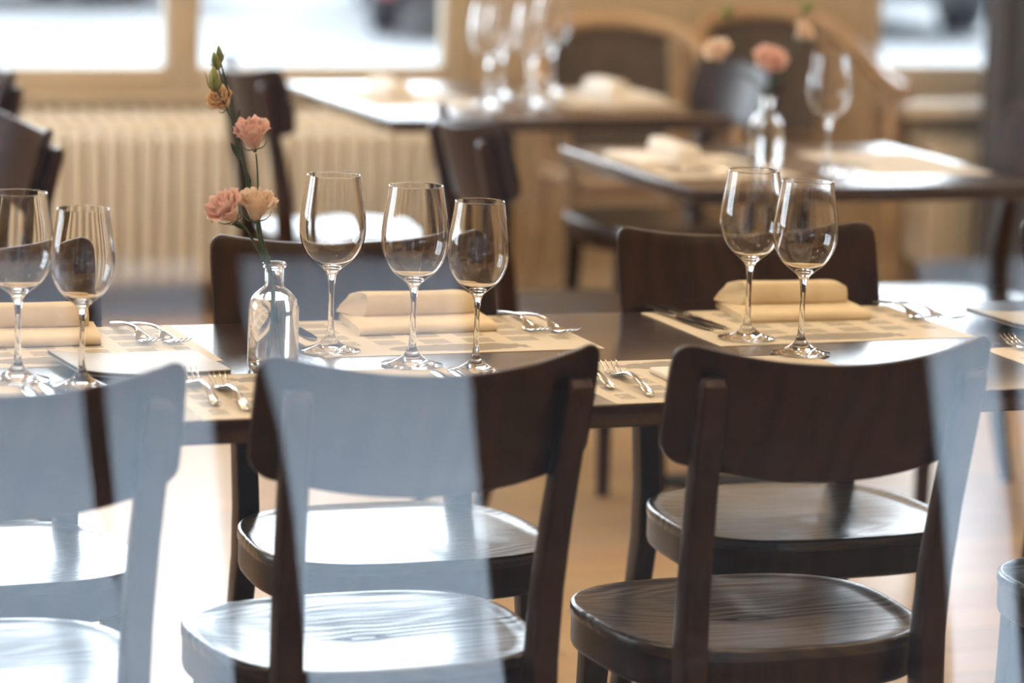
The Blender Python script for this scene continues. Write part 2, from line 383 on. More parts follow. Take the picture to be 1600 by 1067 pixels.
slab(list(zip((1436, 1448, 1460, 1466, 1480, 1488, 1496), YS)), list(zip((1545, 1552, 1562, 1568, 1580, 1590, 1602), YS)))
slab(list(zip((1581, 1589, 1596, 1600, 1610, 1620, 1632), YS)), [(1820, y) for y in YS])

aw = thing('blocker', 'added dark sheet over the shop window, unseen, holding back sky light', 'blocker', (0.85, PY_-0.12, 2.75))  # added out of view to cut the sky light on the chair backs
obj('blocker_sheet', B(-2.2, 2.2, -1.3, 0, 0.0, 0.05, 0.01), M['facade'], aw)
for x in (-2.0, 2.0): obj('bracket', tube(bmesh.new(), [(x, 0.0, -0.4), (x, -1.1, 0.0)], 0.015), M['black_metal'], aw)
bt = thing('town_building', 'dark office front across the street, mirrored faintly in the shop window', 'building', (0, -9.2, 0))
obj('wall', B(-16, 16, -6, 0, -0.02, 12), M['facade'], bt, False)
obj('shade_slab', B(-16, 16, 0, 3.1, 3.1, 3.35), M['facade'], bt, False)  # added unseen overhang, shades the far ends of the mirrored bands
for i in range(9):
    for k in range(2):
        obj('window', B(-14+i*3.2, -12.2+i*3.2, -0.02, 0.03, 1.0+k*3.4, 2.9+k*3.4), M['dark_glass'], bt, False)

def car(label, loc, rz, paint):
    t = thing('car', label, 'car', loc, rz, None)
    prof = [(-2.1, 0.28), (-2.15, 0.55), (-2.05, 0.88), (-1.5, 0.95), (-0.95, 1.38), (0.55, 1.42), (1.15, 1.0), (1.95, 0.86), (2.15, 0.6), (2.12, 0.28)]
    rings = []
    for y, k in ((-0.86, 0.9), (-0.8, 1.0), (0.8, 1.0), (0.86, 0.9)):
        rings.append([(x*(0.985 if k < 1 else 1), y*(1 if z < 0.96 else 0.86), 0.28+(z-0.28)*(0.97 if k < 1 else 1)) for x, z in prof])
    obj('body', loft(bmesh.new(), rings), paint, t, True, angle=25)
    gl = [(-1.35, 0.99), (-0.92, 1.32), (0.5, 1.36), (1.0, 1.02)]
    obj('side_window', loft(bmesh.new(), [[(x, y*(1 if z < 1.1 else 0.9), z) for x, z in gl] for y in (-0.80, 0.80)]), M['dark_glass'], t, False)
    for x in (-1.3, 1.3):
        for y in (-0.8, 0.8):
            bmw = bmesh.new(); rr = [[(x+r*math.cos(2*PI*i/28), y+dy, 0.31+r*math.sin(2*PI*i/28)) for i in range(28)] for r, dy in ((0.20, -0.1), (0.31, -0.08), (0.31, 0.08), (0.20, 0.1))]
            w = obj('wheel', loft(bmw, rr), M['rubber'], t)
            bmw = bmesh.new(); rr = [[(x+r*math.cos(2*PI*i/20), y+dy, 0.31+r*math.sin(2*PI*i/20)) for i in range(20)] for r, dy in ((0.18, -0.11), (0.18, 0.11))]
            obj('hub_cap', loft(bmw, rr), M['steel'], w)
    obj('bumper', B(-2.2, -2.02, -0.78, 0.78, 0.26, 0.5, 0.04), M['rubber'], t); obj('bumper', B(2.02, 2.2, -0.78, 0.78, 0.26, 0.5, 0.04), M['rubber'], t)
    for y in (-0.66, 0.66): obj('tail_lamp', B(-2.17, -2.05, y-0.12, y+0.12, 0.62, 0.82, 0.02), M['lens_red'], t)
    return t
car('white car parked outside the leftmost window, only its lower side showing', (3.6, 21.6, -0.02), 0.05, M['car_white'])
car('red car parked outside the middle window, only wheels and bumper showing', (7.35, 20.2, -0.02), 1.3, M['car_red'])
car('white car with red tail lamps outside, right part of the middle window', (9.55, 20.6, -0.02), 1.45, M['car_white'])
car('white car parked outside the narrow window next to the dark curtain', (14.0, 22.0, -0.02), 0.0, M['car_white'])

# ------------------------------------------------------------------ RADIATORS, CURTAIN
def radiator(label, x0, n, z0, z1, yf, pitch=0.0505):
    t = thing('radiator', label, 'radiator', (x0, yf, 0))
    for i in range(n):
        bm = bmesh.new(); w = 0.037; d = 0.20; rings = []
        for k, (z, s, e) in enumerate(((z0, 0.5, 0.5), (z0+0.012, 0.85, 0.8), (z0+0.035, 1, 1), (z1-0.072, 1, 1), (z1-0.066, 1, 0.97), (z1-0.060, 0.98, 0.90), (z1-0.042, 0.97, 0.68), (z1-0.024, 0.96, 0.46), (z1-0.008, 0.94, 0.26), (z1, 0.8, 0.14))):
            rings.append([(i*pitch+px, d/2+py+(d*(1-e)*0.5 if z > z0+0.1 else 0), z) for px, py in rrect(w*s, d*e, min(w*s, d*e)*0.46, 4)])
        obj('radiator_column', loft(bm, rings), M['radiator'], t)
    bm = bmesh.new()
    for z in (z0+0.04, z1-0.04): tube(bm, [(-0.03, 0.10, z), ((n-1)*pitch+0.03, 0.10, z)], 0.022, 14)
    obj('header_pipe', bm, M['radiator'], t)
    bm = bmesh.new(); tube(bm, [((n-1)*pitch+0.02, 0.10, z0+0.04), ((n-1)*pitch+0.07, 0.10, z0+0.04), ((n-1)*pitch+0.07, 0.10, 0.0)], 0.009, 10)
    obj('supply_pipe', bm, M['radiator'], t)
    return t
radiator('long cream column radiator along the wall under the left windows', 1.42, 34, 0.09, 0.585, 8.94)
radiator('short cream column radiator under the window beside the dark curtain', 4.72, 18, 0.09, 0.53, 8.98)
sh = obj('shelf', B(4.60, 5.9, 8.97, 9.195, 0.553, 0.60, 0.008), M['sill'])
tag(sh, 'white painted shelf above the short radiator, left of the dark curtain', 'shelf')

bm = bmesh.new(); rings = []
nx = 220
for z in (0.02, 0.8, 1.6, 2.4, 2.92):
    ring = []
    for i in range(nx): 
        x = 4.775+i*(1.75/(nx-1)); ring.append((x, 8.82+0.035*math.sin(x*52+0.6*math.sin(x*9))*(0.75+0.1*z), z))
    for i in reversed(range(nx)):
        x = 4.775+i*(1.75/(nx-1)); ring.append((x, 8.824+0.035*math.sin(x*52+0.6*math.sin(x*9))*(0.75+0.1*z), z))
    rings.append(ring)
ct = obj('curtain', loft(bmesh.new(), rings), M['curtain'])
tag(ct, 'long slate grey pleated curtain hanging at the right edge of the room', 'curtain')
rl = obj('curtain_rail', tube(bmesh.new(), [(4.5, 8.82, 2.94), (6.7, 8.82, 2.94)], 0.012), M['steel']); tag(rl, 'steel rail above the slate grey curtain', 'curtain rail')

# ------------------------------------------------------------------ CEILING LAMPS
def lamp():
    t = thing('ceiling_spotlight', '', 'ceiling lamp')
    obj('trim_ring', lathe(bmesh.new(), [(0.045, -0.012), (0.06, -0.012), (0.06, 0.0), (0.045, 0.0), (0.045, -0.012)], 32), M['lamp_trim'], t)
    obj('bulb', lathe(bmesh.new(), [(0, -0.045), (0.02, -0.04), (0.032, -0.022), (0.034, 0.0), (0, 0.0)], 24), M['bulb'], t)
    ld = bpy.data.lights.new('bulb_light', 'POINT'); ld.energy = 13; ld.color = WARM; ld.shadow_soft_size = 0.03
    lo = bpy.data.objects.new('bulb_light', ld); lo.location = (0, 0, -0.09); COL.objects.link(lo); lo.parent = t
    return t
lp = lamp(); used = False
for i, x in enumerate((-0.6, 0.8, 2.2, 3.6, 5.0)):
    for j, y in enumerate((2.3, 4.3, 6.2, 7.9)):
        place(lp, used, (x, y, ZC), 0, 'small warm ceiling spotlight, seen only mirrored in the glassware', 'warm ceiling spotlights'); used = True

# ------------------------------------------------------------------ CHAIRS
def superell(a, b, n, k=72, taper=0.0):
    out = []
    for i in range(k):
        t = 2*PI*i/k; c_, s_ = math.cos(t), math.sin(t)
        x = a*math.copysign(abs(c_)**(2/n), c_); y = b*math.copysign(abs(s_)**(2/n), s_)
        out.append((x*(1+taper*y/b), y))
    return out
def make_chair():
    t = thing('dining_chair', '', 'chair')
    # seat: dished plate with crisp edge
    ol = superell(0.222, 0.196, 3.0, 80, 0.05); rings = []
    def dish(x, y): 
        r2 = (x/0.17)**2 + ((y+0.02)/0.15)**2
        return -0.013*math.exp(-r2*0.9) + 0.002*math.exp(-(x/0.03)**2)*(1 if y > 0 else 0)
    zt = 0.455
    bm = bmesh.new()
    rr = [(1.0, -0.016), (1.0, -0.004), (0.992, -0.001), (0.975, 0.0), (0.93, 0), (0.85, 0), (0.75, 0), (0.62, 0), (0.48, 0), (0.34, 0), (0.2, 0), (0.08, 0)]
    R = [[bm.verts.new((x*s, y*s, zt+dz+(dish(x*s, y*s) if s < 0.97 else 0))) for x, y in ol] for s, dz in rr]
    for a, b in zip(R, R[1:]):
        for i in range(len(ol)):
            j = (i+1) % len(ol); bm.faces.new((a[i], a[j], b[j], b[i]))
    bm.faces.new(R[-1]); bm.faces.new(list(reversed(R[0])))
    obj('seat', bm, M['seat'], t, angle=50)
    fr = [[(x*s, y*s, z) for x, y in ol] for s, z in ((0.955, 0.392), (0.985, 0.396), (0.993, 0.402), (0.993, 0.4385))]
    bm = loft(bmesh.new(), fr, cap=False); 
    ib = [[(x*0.86, y*0.86, z) for x, y in ol] for z in (0.4385, 0.392)]
    loft(bm, [fr[-1]] + ib + [fr[0]], cap=False)
    bmesh.ops.remove_doubles(bm, verts=bm.verts, dist=1e-5)
    obj('seat_rail', bm, M['chair'], t, angle=50)
    # front legs
    for sx in (-1, 1):
        rings = []
        for z, w, dx, dy in ((0, 0.026, 0.02, 0.012), (0.2, 0.031, 0.008, 0.005), (0.40, 0.038, 0, 0), (0.438, 0.038, 0, 0)):
            rings.append([(sx*(0.165+dx)+x, 0.135+dy+y, z) for x, y in rrect(w, w, 0.006, 3)])
        obj('leg', loft(bmesh.new(), rings), M['chair'], t)
    # rear legs running up to the back
    for sx in (-1, 1):
        prof = [(0, 0.196, -0.262, 0.026, 0.028), (0.12, 0.184, -0.232, 0.029, 0.034), (0.25, 0.174, -0.207, 0.032, 0.040), (0.38, 0.168, -0.192, 0.034, 0.044), (0.46, 0.168, -0.190, 0.034, 0.044),
                (0.55, 0.170, -0.198, 0.034, 0.040), (0.64, 0.173, -0.213, 0.034, 0.036), (0.73, 0.177, -0.233, 0.034, 0.032), (0.79, 0.179, -0.248, 0.034, 0.029), (0.815, 0.180, -0.254, 0.034, 0.026), (0.824, 0.180, -0.254, 0.030, 0.014)]
        prof = [tuple(v) for v in prof]
        rings = [[(sx*xx+x, yy+y-0.004, z) for x, y in rrect(w, d, 0.006, 3)] for z, xx, yy, w, d in prof]
        obj('rear_leg', loft(bmesh.new(), rings), M['chair'], t, angle=40)
    # bent plywood backrest, bowed backwards, leaning, rounded corners
    ol2 = rrect(0.442, 0.158, 0.026, 7); th = 0.012
    def bend(x, h, off):
        q = (x/0.221)
        z = 0.778 + h + 0.029*(q*q-1)*1.0 + 0.012
        lean = -0.222 - (z-0.70)*0.27
        y = lean + 0.020 - 0.062*(1-q*q) + 0.012 + off
        return (x, y, z)
    bm = bmesh.new(); nxx, nzz = 28, 8
    # grid inside the rounded outline: columns in x with z limits from the corner radius
    def zlim(x):
        e = 0.221-abs(x); r = 0.026
        return 0.079 if e >= r else 0.079-r+math.sqrt(max(r*r-(r-e)**2, 0))
    xs = [0.221*math.sin(PI/2*k/nxx) for k in range(-nxx, nxx+1)]
    G = {}
    for side, off in ((0, 0), (1, th)):
        for i, x in enumerate(xs):
            zl = max(zlim(x), 0.0535)
            for k in range(nzz+1):
                G[side, i, k] = bm.verts.new(bend(x, -zl+2*zl*k/nzz, off))
    for side in (0, 1):
        for i in range(len(xs)-1):
            for k in range(nzz): bm.faces.new((G[side, i, k], G[side, i+1, k], G[side, i+1, k+1], G[side, i, k+1]))
    for i in range(len(xs)-1):
        for k in (0, nzz): bm.faces.new((G[0, i, k], G[0, i+1, k], G[1, i+1, k], G[1, i, k]))
    for i in (0, len(xs)-1):
        for k in range(nzz): bm.faces.new((G[0, i, k], G[0, i, k+1], G[1, i, k+1], G[1, i, k]))
    bmesh.ops.recalc_face_normals(bm, faces=bm.faces)
    be = [e for e in bm.edges if len(e.link_faces) == 2 and e.calc_face_angle(0) > math.radians(60)]
    bmesh.ops.bevel(bm, geom=be, offset=0.004, segments=3, affect='EDGES', profile=0.5)
    obj('backrest', bm, M['chair'], t, angle=40)
    return t
chair = make_chair(); used = False
CH = [
 (0.748, 3.92, 0, 'dark wooden dining chair in front at the far left, cut off by the picture edge', 'chairs along the near side of the long table'),
 (1.275, 3.945, 1.5, 'dark wooden dining chair in front, in the middle, with bluish reflections across its back', 'chairs along the near side of the long table'),
 (1.808, 3.92, 0, 'dark wooden dining chair in front on the right, its whole back in clear view', 'chairs along the near side of the long table'),
 (2.465, 3.93, 0, 'dark wooden dining chair of which only an edge shows at the right border', 'chairs along the near side of the long table'),
 (0.872, 4.468, 180, 'dark dining chair across the long table behind the two leftmost wine glasses', 'chairs along the far side of the long table'),
 (1.484, 4.468, 180, 'dark dining chair across the table behind flower bottle and three wine glasses', 'chairs along the far side of the long table'),
 (2.134, 4.468, 180, 'dark dining chair across the long table behind the right pair of wine glasses', 'chairs along the far side of the long table'),
 (2.842, 4.468, 180, 'dark dining chair across the long table, only a sliver at the right border', 'chairs along the far side of the long table'),
 (2.37, 7.57, -90, 'blurred dark chair side-on at the left end of the back table, behind tall flower', 'blurred chairs at the back tables'),
 (2.50, 6.37, -93, 'blurred dark chair seen side-on just above the smallest of the three middle wine glasses', 'blurred chairs at the back tables'),
 (3.21, 7.66, 90, 'blurred dark chair at the right end of the back table, behind the peach flowers', 'blurred chairs at the back tables'),
 (1.26, 7.52, 92, 'blurred dark chair back at the top left edge, the one farther from the camera', 'blurred chairs at the back tables'),
 (1.08, 6.32, 95, 'blurred dark chair back at the left edge, nearer and just above the leftmost wine glass', 'blurred chairs at the back tables'),
 (3.36, 6.30, 90, 'blurred dark chair drawn under the right end of the square side table', 'blurred chairs at the back tables'),
]
for x, y, a, lab, grp in CH:
    place(chair, used, (x, y, 0), math.radians(a), lab, grp); used = True

def armchair(label, loc, rz):
    t = thing('armchair', label, 'armchair', loc, rz, 'tan bentwood armchairs by the back wall')
    obj('seat', B(-0.23, 0.23, -0.22, 0.23, 0.42, 0.47, 0.02, 3), M['tan_wood'], t)
    rail = smooth_path([(-0.27, 0.20, 0.665), (-0.275, 0.05, 0.685), (-0.262, -0.10, 0.745), (-0.205, -0.22, 0.83), (-0.09, -0.275, 0.86), (0, -0.285, 0.865), (0.09, -0.275, 0.86), (0.205, -0.22, 0.83), (0.262, -0.10, 0.745), (0.275, 0.05, 0.685), (0.27, 0.20, 0.665)], 6)
    obj('arm_rail', tube(bmesh.new(), rail, 0.029, 14, 0.9), M['tan_wood'], t)
    rings = []
    for z, yy, w in ((0.50, -0.215, 0.165), (0.66, -0.24, 0.175), (0.842, -0.265, 0.17)):
        ring = [(w*math.sin(q*PI/2/6)*1.0, yy-0.02*math.cos(q*PI/12)-0.012, z) for q in range(-6, 7)]
        ring += [(x, y+0.02, z) for x, y, z in reversed(ring)]
        rings.append(ring)
    obj('back_panel', loft(bmesh.new(), rings), M['dark_leather'], t)
    for sx in (-1, 1):
        obj('leg', tube(bmesh.new(), [(sx*0.25, 0.21, 0), (sx*0.235, 0.19, 0.42), (sx*0.262, 0.12, 0.672)], [0.013, 0.019], 12), M['tan_wood'], t)
        obj('leg', tube(bmesh.new(), [(sx*0.23, -0.26, 0), (sx*0.20, -0.21, 0.42), (sx*0.20, -0.225, 0.82)], [0.013, 0.019], 12), M['tan_wood'], t)
    return t
armchair('tan bentwood armchair with dark back panel against the wall behind the back table', (3.515, 8.51, 0), math.radians(176))
armchair('tan bentwood armchair behind the peach flowers and blurred wine glass, near the wall', (4.16, 8.86, 0), math.radians(178))

# ------------------------------------------------------------------ TABLES
t = thing('dining_table', 'long dark wooden dining table laid with placemats, wine glasses and a flower bottle', 'table', (0, 0, 0))
obj('tabletop', B(0.02, 3.38, 3.937, 4.642, 0.708, 0.74, 0.0035, 3), M['table'], t)
for x in (0.12, 3.28):
    for y in (4.02, 4.56): obj('leg', B(x-0.03, x+0.03, y-0.03, y+0.03, 0, 0.708, 0.004), M['table'], t)
obj('apron', B(0.15, 3.25, 4.24, 4.34, 0.665, 0.708, 0.003), M['table'], t)
def pedestal_table(label, x0, x1, y0, y1, arm):
    cx, cy = (x0+x1)/2, (y0+y1)/2
    t = thing('square_table', label, 'table', (cx, cy, 0))
    obj('tabletop', B(x0-cx, x1-cx, y0-cy, y1-cy, 0.708, 0.74, 0.0035, 3), M['table'], t)
    obj('column', lathe(bmesh.new(), [(0, 0.03), (0.036, 0.03), (0.036, 0.70), (0.10, 0.70), (0.10, 0.709), (0, 0.709)], 32), M['black_metal'], t)
    for k in range(4):
        a = PI/4+k*PI/2; c_, s_ = math.cos(a), math.sin(a); rings = []
        for d, z, h, w in ((0.0, 0.0, 0.06, 0.03), (0.15, 0.0, 0.045, 0.028), (arm, 0.0, 0.016, 0.022)):
            rings.append([(c_*d-s_*w*q, s_*d+c_*w*q, z+h*g) for q, g in ((-1, 0), (1, 0), (1, 0.8), (0.5, 1), (-0.5, 1), (-1, 0.8))])
        obj('foot', loft(bmesh.new(), rings), M['black_metal'], t)
    return t
pedestal_table('blurred dark table at the back under the windows, crowded with wine glasses and napkins', 2.425, 3.30, 7.37, 8.28, 0.34)
pedestal_table('blurred dark square table on the right holding a flower bottle and one wine glass', 2.625, 3.43, 6.045, 6.79, 0.34)

# ------------------------------------------------------------------ PLACEMATS
def placemat(cx, cy, a, label, w=0.42, d=0.30):
    o = obj('placemat', B(-w/2, w/2, -d/2, d/2, 0, 0.0006), M['paper'], None, False)
    o.location = (cx, cy, 0.74); o.rotation_euler = (0, 0, math.radians(a))
    return tag(o, label, 'placemat', 'printed paper placemats')
placemat(0.70, 4.09, 0, 'printed paper placemat at the front left corner, mostly hidden by the leftmost front chair')
placemat(1.266, 4.088, 0, 'printed paper placemat on the near side whose left end shows beside the middle front chair')
placemat(1.823, 4.086, 0, 'printed paper placemat on the near side between the middle and right front chairs')
placemat(2.52, 4.085, 0, 'printed paper placemat on the near side at the right border with one fork')
placemat(0.979, 4.49, 180, 'printed paper placemat across the table at the left, behind the grey menu')
placemat(1.546, 4.488, 180, 'printed paper placemat across the table behind the three wine glasses')
placemat(2.141, 4.476, 180.5, 'printed paper placemat across the table behind the pair of wine glasses')
placemat(2.80, 6.42, -90, 'blurred paper placemat at the left end of the square side table', 0.40)
placemat(3.26, 6.42, 90, 'blurred paper placemat at the empty right end of the square side table', 0.40, 0.28)
placemat(2.62, 7.84, -90, 'blurred paper placemat at the left end of the back table', 0.42)
placemat(3.13, 7.84, 90, 'blurred paper placemat at the right end of the back table', 0.42)

# ------------------------------------------------------------------ NAPKINS
def napkin_mesh(w=0.215, d=0.15, lift=0.036):
    """folded napkin: flat folded slab with a thick roll folded back over its rear half"""
    def sect(pts, x, sh): return [(x+sh*(p[1]), p[0], p[1]) for p in pts]
    low = bmesh.new()
    pts = [(-d/2+0.004, 0), (d/2, 0), (d/2, 0.008), (d/2-0.01, 0.012), (-0.01, 0.014), (-d/2+0.012, 0.0135), (-d/2+0.003, 0.011), (-d/2, 0.0065), (-d/2+0.001, 0.002)]
    rings = []
    for i in range(15):
        u = i/14; x = -w/2+w*u; e = 0.9 if i in (0, 14) else 1.0
        rings.append([(x+0.02*(p[0]/d), p[0]*(1-0.03*(1-e)), p[1]*e+0.0006*math.sin(7*u+p[0]*40)*(1 if p[1] > 0.005 else 0)) for p in pts])
    loft(low, rings)
    up = bmesh.new(); rings = []
    # thick soft slab folded back over the rear half, nearly upright front, left end cut on the slant
    pf = [(0.000, 0.0135), (-0.0035, 0.019), (-0.003, 0.030), (0.0, lift+0.006), (0.006, lift+0.0095), (0.030, lift+0.010), (0.052, lift+0.005), (0.060, 0.028), (0.061, 0.016), (0.056, 0.0135)]
    for i in range(21):
        u = i/20; s = {0: 0.75, 1: 0.92, 2: 0.98}.get(min(i, 20-i), 1.0)
        ring = []
        for yy, zz in pf:
            xx = -w/2+0.002+(w*0.95)*u
            if u < 0.15: xx += (zz-0.0135)*0.55*(1-u/0.15) + (0.0 if yy > 0.02 else 0.018*(1-u/0.15))
            cy = 0.028
            ring.append((xx, d*0.08+cy+(yy-cy)*s+0.006*(0.5-u), 0.0135+(zz-0.0135)*s+0.0008*math.sin(6*u+yy*30)*(1 if zz > 0.02 else 0)))
        rings.append(ring)
    loft(up, rings)
    return low, up
def make_napkin(m):
    t = thing('napkin', '', 'napkin'); lo, up = napkin_mesh()
    obj('folded_base', lo, m, t, angle=60); obj('rolled_fold', up, m, t, angle=60); return t
np_ = make_napkin(M['napkin']); used = False
for x, y, a, lab in (
    (0.955, 4.562, -1, 'folded cream napkin behind the two leftmost wine glasses'),
    (1.55, 4.573, 2, 'folded cream napkin behind the three middle wine glasses'),
    (2.165, 4.577, 0, 'folded cream napkin behind the pair of wine glasses on the right'),
    (1.828, 4.108, 180, 'folded cream napkin of which a corner shows left of the right front chair'),
    (1.27, 4.108, 180, 'folded cream napkin hidden behind the back of the middle front chair')):
    if 'hidden' in lab or 'corner shows' in lab: continue
    place(np_, used, (x, y, 0.7406), math.radians(a), lab, 'cream napkins on the long table'); used = True
fn = obj('napkin', B(-0.10, 0.10, -0.045, 0.045, 0, 0.009, 0.004, 3), M['napkin_white'], None, True, (1.842, 4.095, 0.7406))
tag(fn, 'flat folded white napkin whose corner shows left of the right front chair', 'napkin')
nw = make_napkin(M['napkin_white'])
used = False
for x, y, a, lab in (
    (2.735, 6.50, -90, 'blurred folded white napkin at the left end of the square side table'),
    (2.545, 7.90, -88, 'blurred folded white napkin at the left end of the back table'),
    (3.20, 7.86, 92, 'blurred folded white napkin at the right end of the back table')):
    place(nw, used, (x, y, 0.7406), math.radians(a), lab, 'white napkins on the back tables'); used = True

# ------------------------------------------------------------------ CUTLERY
def ell(x, y, z, w, h, n=10): return [(x+w*math.cos(2*PI*k/n), y, z+h*math.sin(2*PI*k/n)) for k in range(n)]
def make_fork():
    t = thing('fork', '', 'fork')
    pr = [(-0.105, 0.0032, 0.0016, 0.0010), (-0.103, 0.0035, 0.0040, 0.0018), (-0.097, 0.0040, 0.0060, 0.0024), (-0.08, 0.0065, 0.0064, 0.0024), (-0.05, 0.0110, 0.0052, 0.0022), (-0.02, 0.0140, 0.0038, 0.0020), (0.005, 0.0140, 0.0032, 0.0018), (0.022, 0.0110, 0.0040, 0.0018)]
    obj('handle', loft(bmesh.new(), [ell(0, y, z, w, h) for y, z, w, h in pr]), M['steel'], t, angle=60)
    bm = bmesh.new()
    pr = [(0.020, 0.0113, 0.0040, 0.0016), (0.030, 0.0085, 0.0085, 0.0014), (0.040, 0.0055, 0.0118, 0.0012), (0.052, 0.0035, 0.0125, 0.0012), (0.060, 0.0035, 0.0124, 0.0012)]
    loft(bm, [ell(0, y, z, w, h) for y, z, w, h in pr])
    for k in range(4):
        x = -0.0106+k*0.00707
        loft(bm, [ell(x*(1+0.02*i), y, z, w, 0.0011, 6) for i, (y, z, w) in enumerate(((0.056, 0.0035, 0.0018), (0.075, 0.0050, 0.0016), (0.092, 0.0095, 0.0013), (0.104, 0.0150, 0.0005)))])
    obj('tines', bm, M['steel'], t, angle=60)
    return t
def make_knife():
    t = thing('knife', '', 'knife')
    pr = [(-0.113, 0.0042, 0.002, 0.001), (-0.111, 0.0042, 0.0050, 0.0024), (-0.105, 0.0042, 0.0078, 0.0034), (-0.08, 0.0042, 0.0085, 0.0038), (-0.03, 0.0042, 0.0070, 0.0038), (-0.006, 0.0042, 0.0055, 0.0032), (0.0, 0.0042, 0.0050, 0.002)]
    obj('handle', loft(bmesh.new(), [ell(0, y, z, w, h) for y, z, w, h in pr]), M['steel'], t, angle=60)
    bl = [(-0.002, 0.0052, 0.0012), (0.015, 0.0085, 0.0011), (0.06, 0.0092, 0.0010), (0.095, 0.0085, 0.0009), (0.108, 0.0055, 0.0007), (0.113, 0.0015, 0.0004)]
    obj('blade', loft(bmesh.new(), [ell(0.001, y, 0.0032, w, h, 10) for y, w, h in bl]), M['steel'], t, angle=60)
    return t
fork = make_fork(); knife = make_knife(); uf = uk = False
def lay(kind, hx, hy, tx, ty, lab, z=0.7407):
    """put a piece with its handle end towards (hx, hy), pointing at (tx, ty)"""
    global uf, uk
    a = math.atan2(-(tx-hx), ty-hy); cx, cy = (hx+tx)/2, (hy+ty)/2
    if kind == 'f': place(fork, uf, (cx, cy, z), a, lab, 'steel forks'); uf = True
    else: place(knife, uk, (cx, cy, z), a, lab, 'steel knives'); uk = True
lay('f', 1.108, 4.655, 1.122, 4.452, 'steel fork left of its pair, in front of the far left napkin beside the menu')
lay('f', 1.132, 4.645, 1.160, 4.44, 'steel fork right of its pair, pointing at the right end of the grey menu')
lay('f', 1.700, 4.650, 1.705, 4.446, 'steel fork left of its pair, right of the middle cream napkin')
lay('f', 1.722, 4.635, 1.745, 4.425, 'steel fork right of its pair, at the corner of the middle far placemat')
lay('f', 2.325, 4.650, 2.345, 4.450, 'steel fork left of its pair, right of the cream napkin on the right')
lay('f', 2.352, 4.640, 2.382, 4.430, 'steel fork right of its pair, right of the cream napkin on the right')
lay('f', 1.094, 4.018, 1.108, 4.222, 'steel fork with the shorter visible handle beside the leftmost front chair')
lay('f', 1.122, 3.978, 1.137, 4.182, 'steel fork with the longer visible handle beside the leftmost front chair')
lay('f', 1.644, 4.030, 1.656, 4.235, 'steel fork half hidden by the middle front chair, its prongs above the back')
lay('f', 1.676, 3.968, 1.694, 4.172, 'steel fork lying alone in clear view between middle and right front chairs')
lay('f', 2.375, 4.060, 2.368, 4.264, 'steel fork at the right border on the near side')
lay('k', 1.952, 4.668, 1.972, 4.446, 'steel knife left of its pair, left of the cream napkin on the right')
lay('k', 1.975, 4.675, 1.998, 4.453, 'steel knife right of its pair, left of the cream napkin on the right')
lay('k', 1.362, 4.690, 1.360, 4.468, 'steel knife between the flower bottle and the tallest middle wine glass')
lay('k', 0.872, 3.985, 0.880, 4.200, 'steel knife whose bright tip shows left of the second glass foot above the left chair')
lay('k', 0.898, 3.990, 0.908, 4.205, 'steel knife whose bright tip shows under the second glass foot above the left chair')
lay('k', 1.440, 3.978, 1.447, 4.198, 'steel knife whose tip shows above the middle chair back, left one')
lay('k', 1.464, 3.978, 1.474, 4.198, 'steel knife whose tip shows above the middle chair back, right one')
lay('k', 2.70, 6.34, 2.90, 6.30, 'blurred steel knife along the near edge of the square side table')
lay('f', 2.70, 6.66, 2.90, 6.64, 'blurred steel fork along the far edge of the square side table')

# ------------------------------------------------------------------ MENU CARDS
def menu(corner, w, d, rz, label):
    t = thing('menu', label, 'menu', (corner[0], corner[1], 0.7406), rz, 'grey menu cards')
    def sheet(z0, z1, inset):
        bm = bmesh.new(); rings = []
        for i in range(17):
            x = inset+(w-2*inset)*i/16; lift = 0.010*max(0, 1-x/0.10)**2
            rings.append([(x, inset, z0+lift), (x, d-inset, z0+lift), (x, d-inset, z1+lift), (x, inset, z1+lift)])
        return loft(bm, rings)
    obj('cover', sheet(0.0055, 0.0067, 0), M['menu'], t, False)
    obj('pages', sheet(0.0012, 0.0055, 0.0015), M['menu_dark'], t, False)
    obj('back_cover', sheet(0.0, 0.0012, 0), M['menu'], t, False)
    bm = bmesh.new()
    for k in range(9): box(bm, 0.085+k*0.0055, 0.089+k*0.0055, 0.03, 0.0335, 0.0067, 0.00685)
    obj('title', bm, M['napkin_white'], t, False)
    return t
menu((0.962, 4.222), 0.212, 0.160, math.radians(4), 'grey menu card with curled left edge lying behind the left front chair')
menu((2.425, 4.345), 0.212, 0.15, math.radians(2), 'grey menu card of which a dark corner shows at the right border')

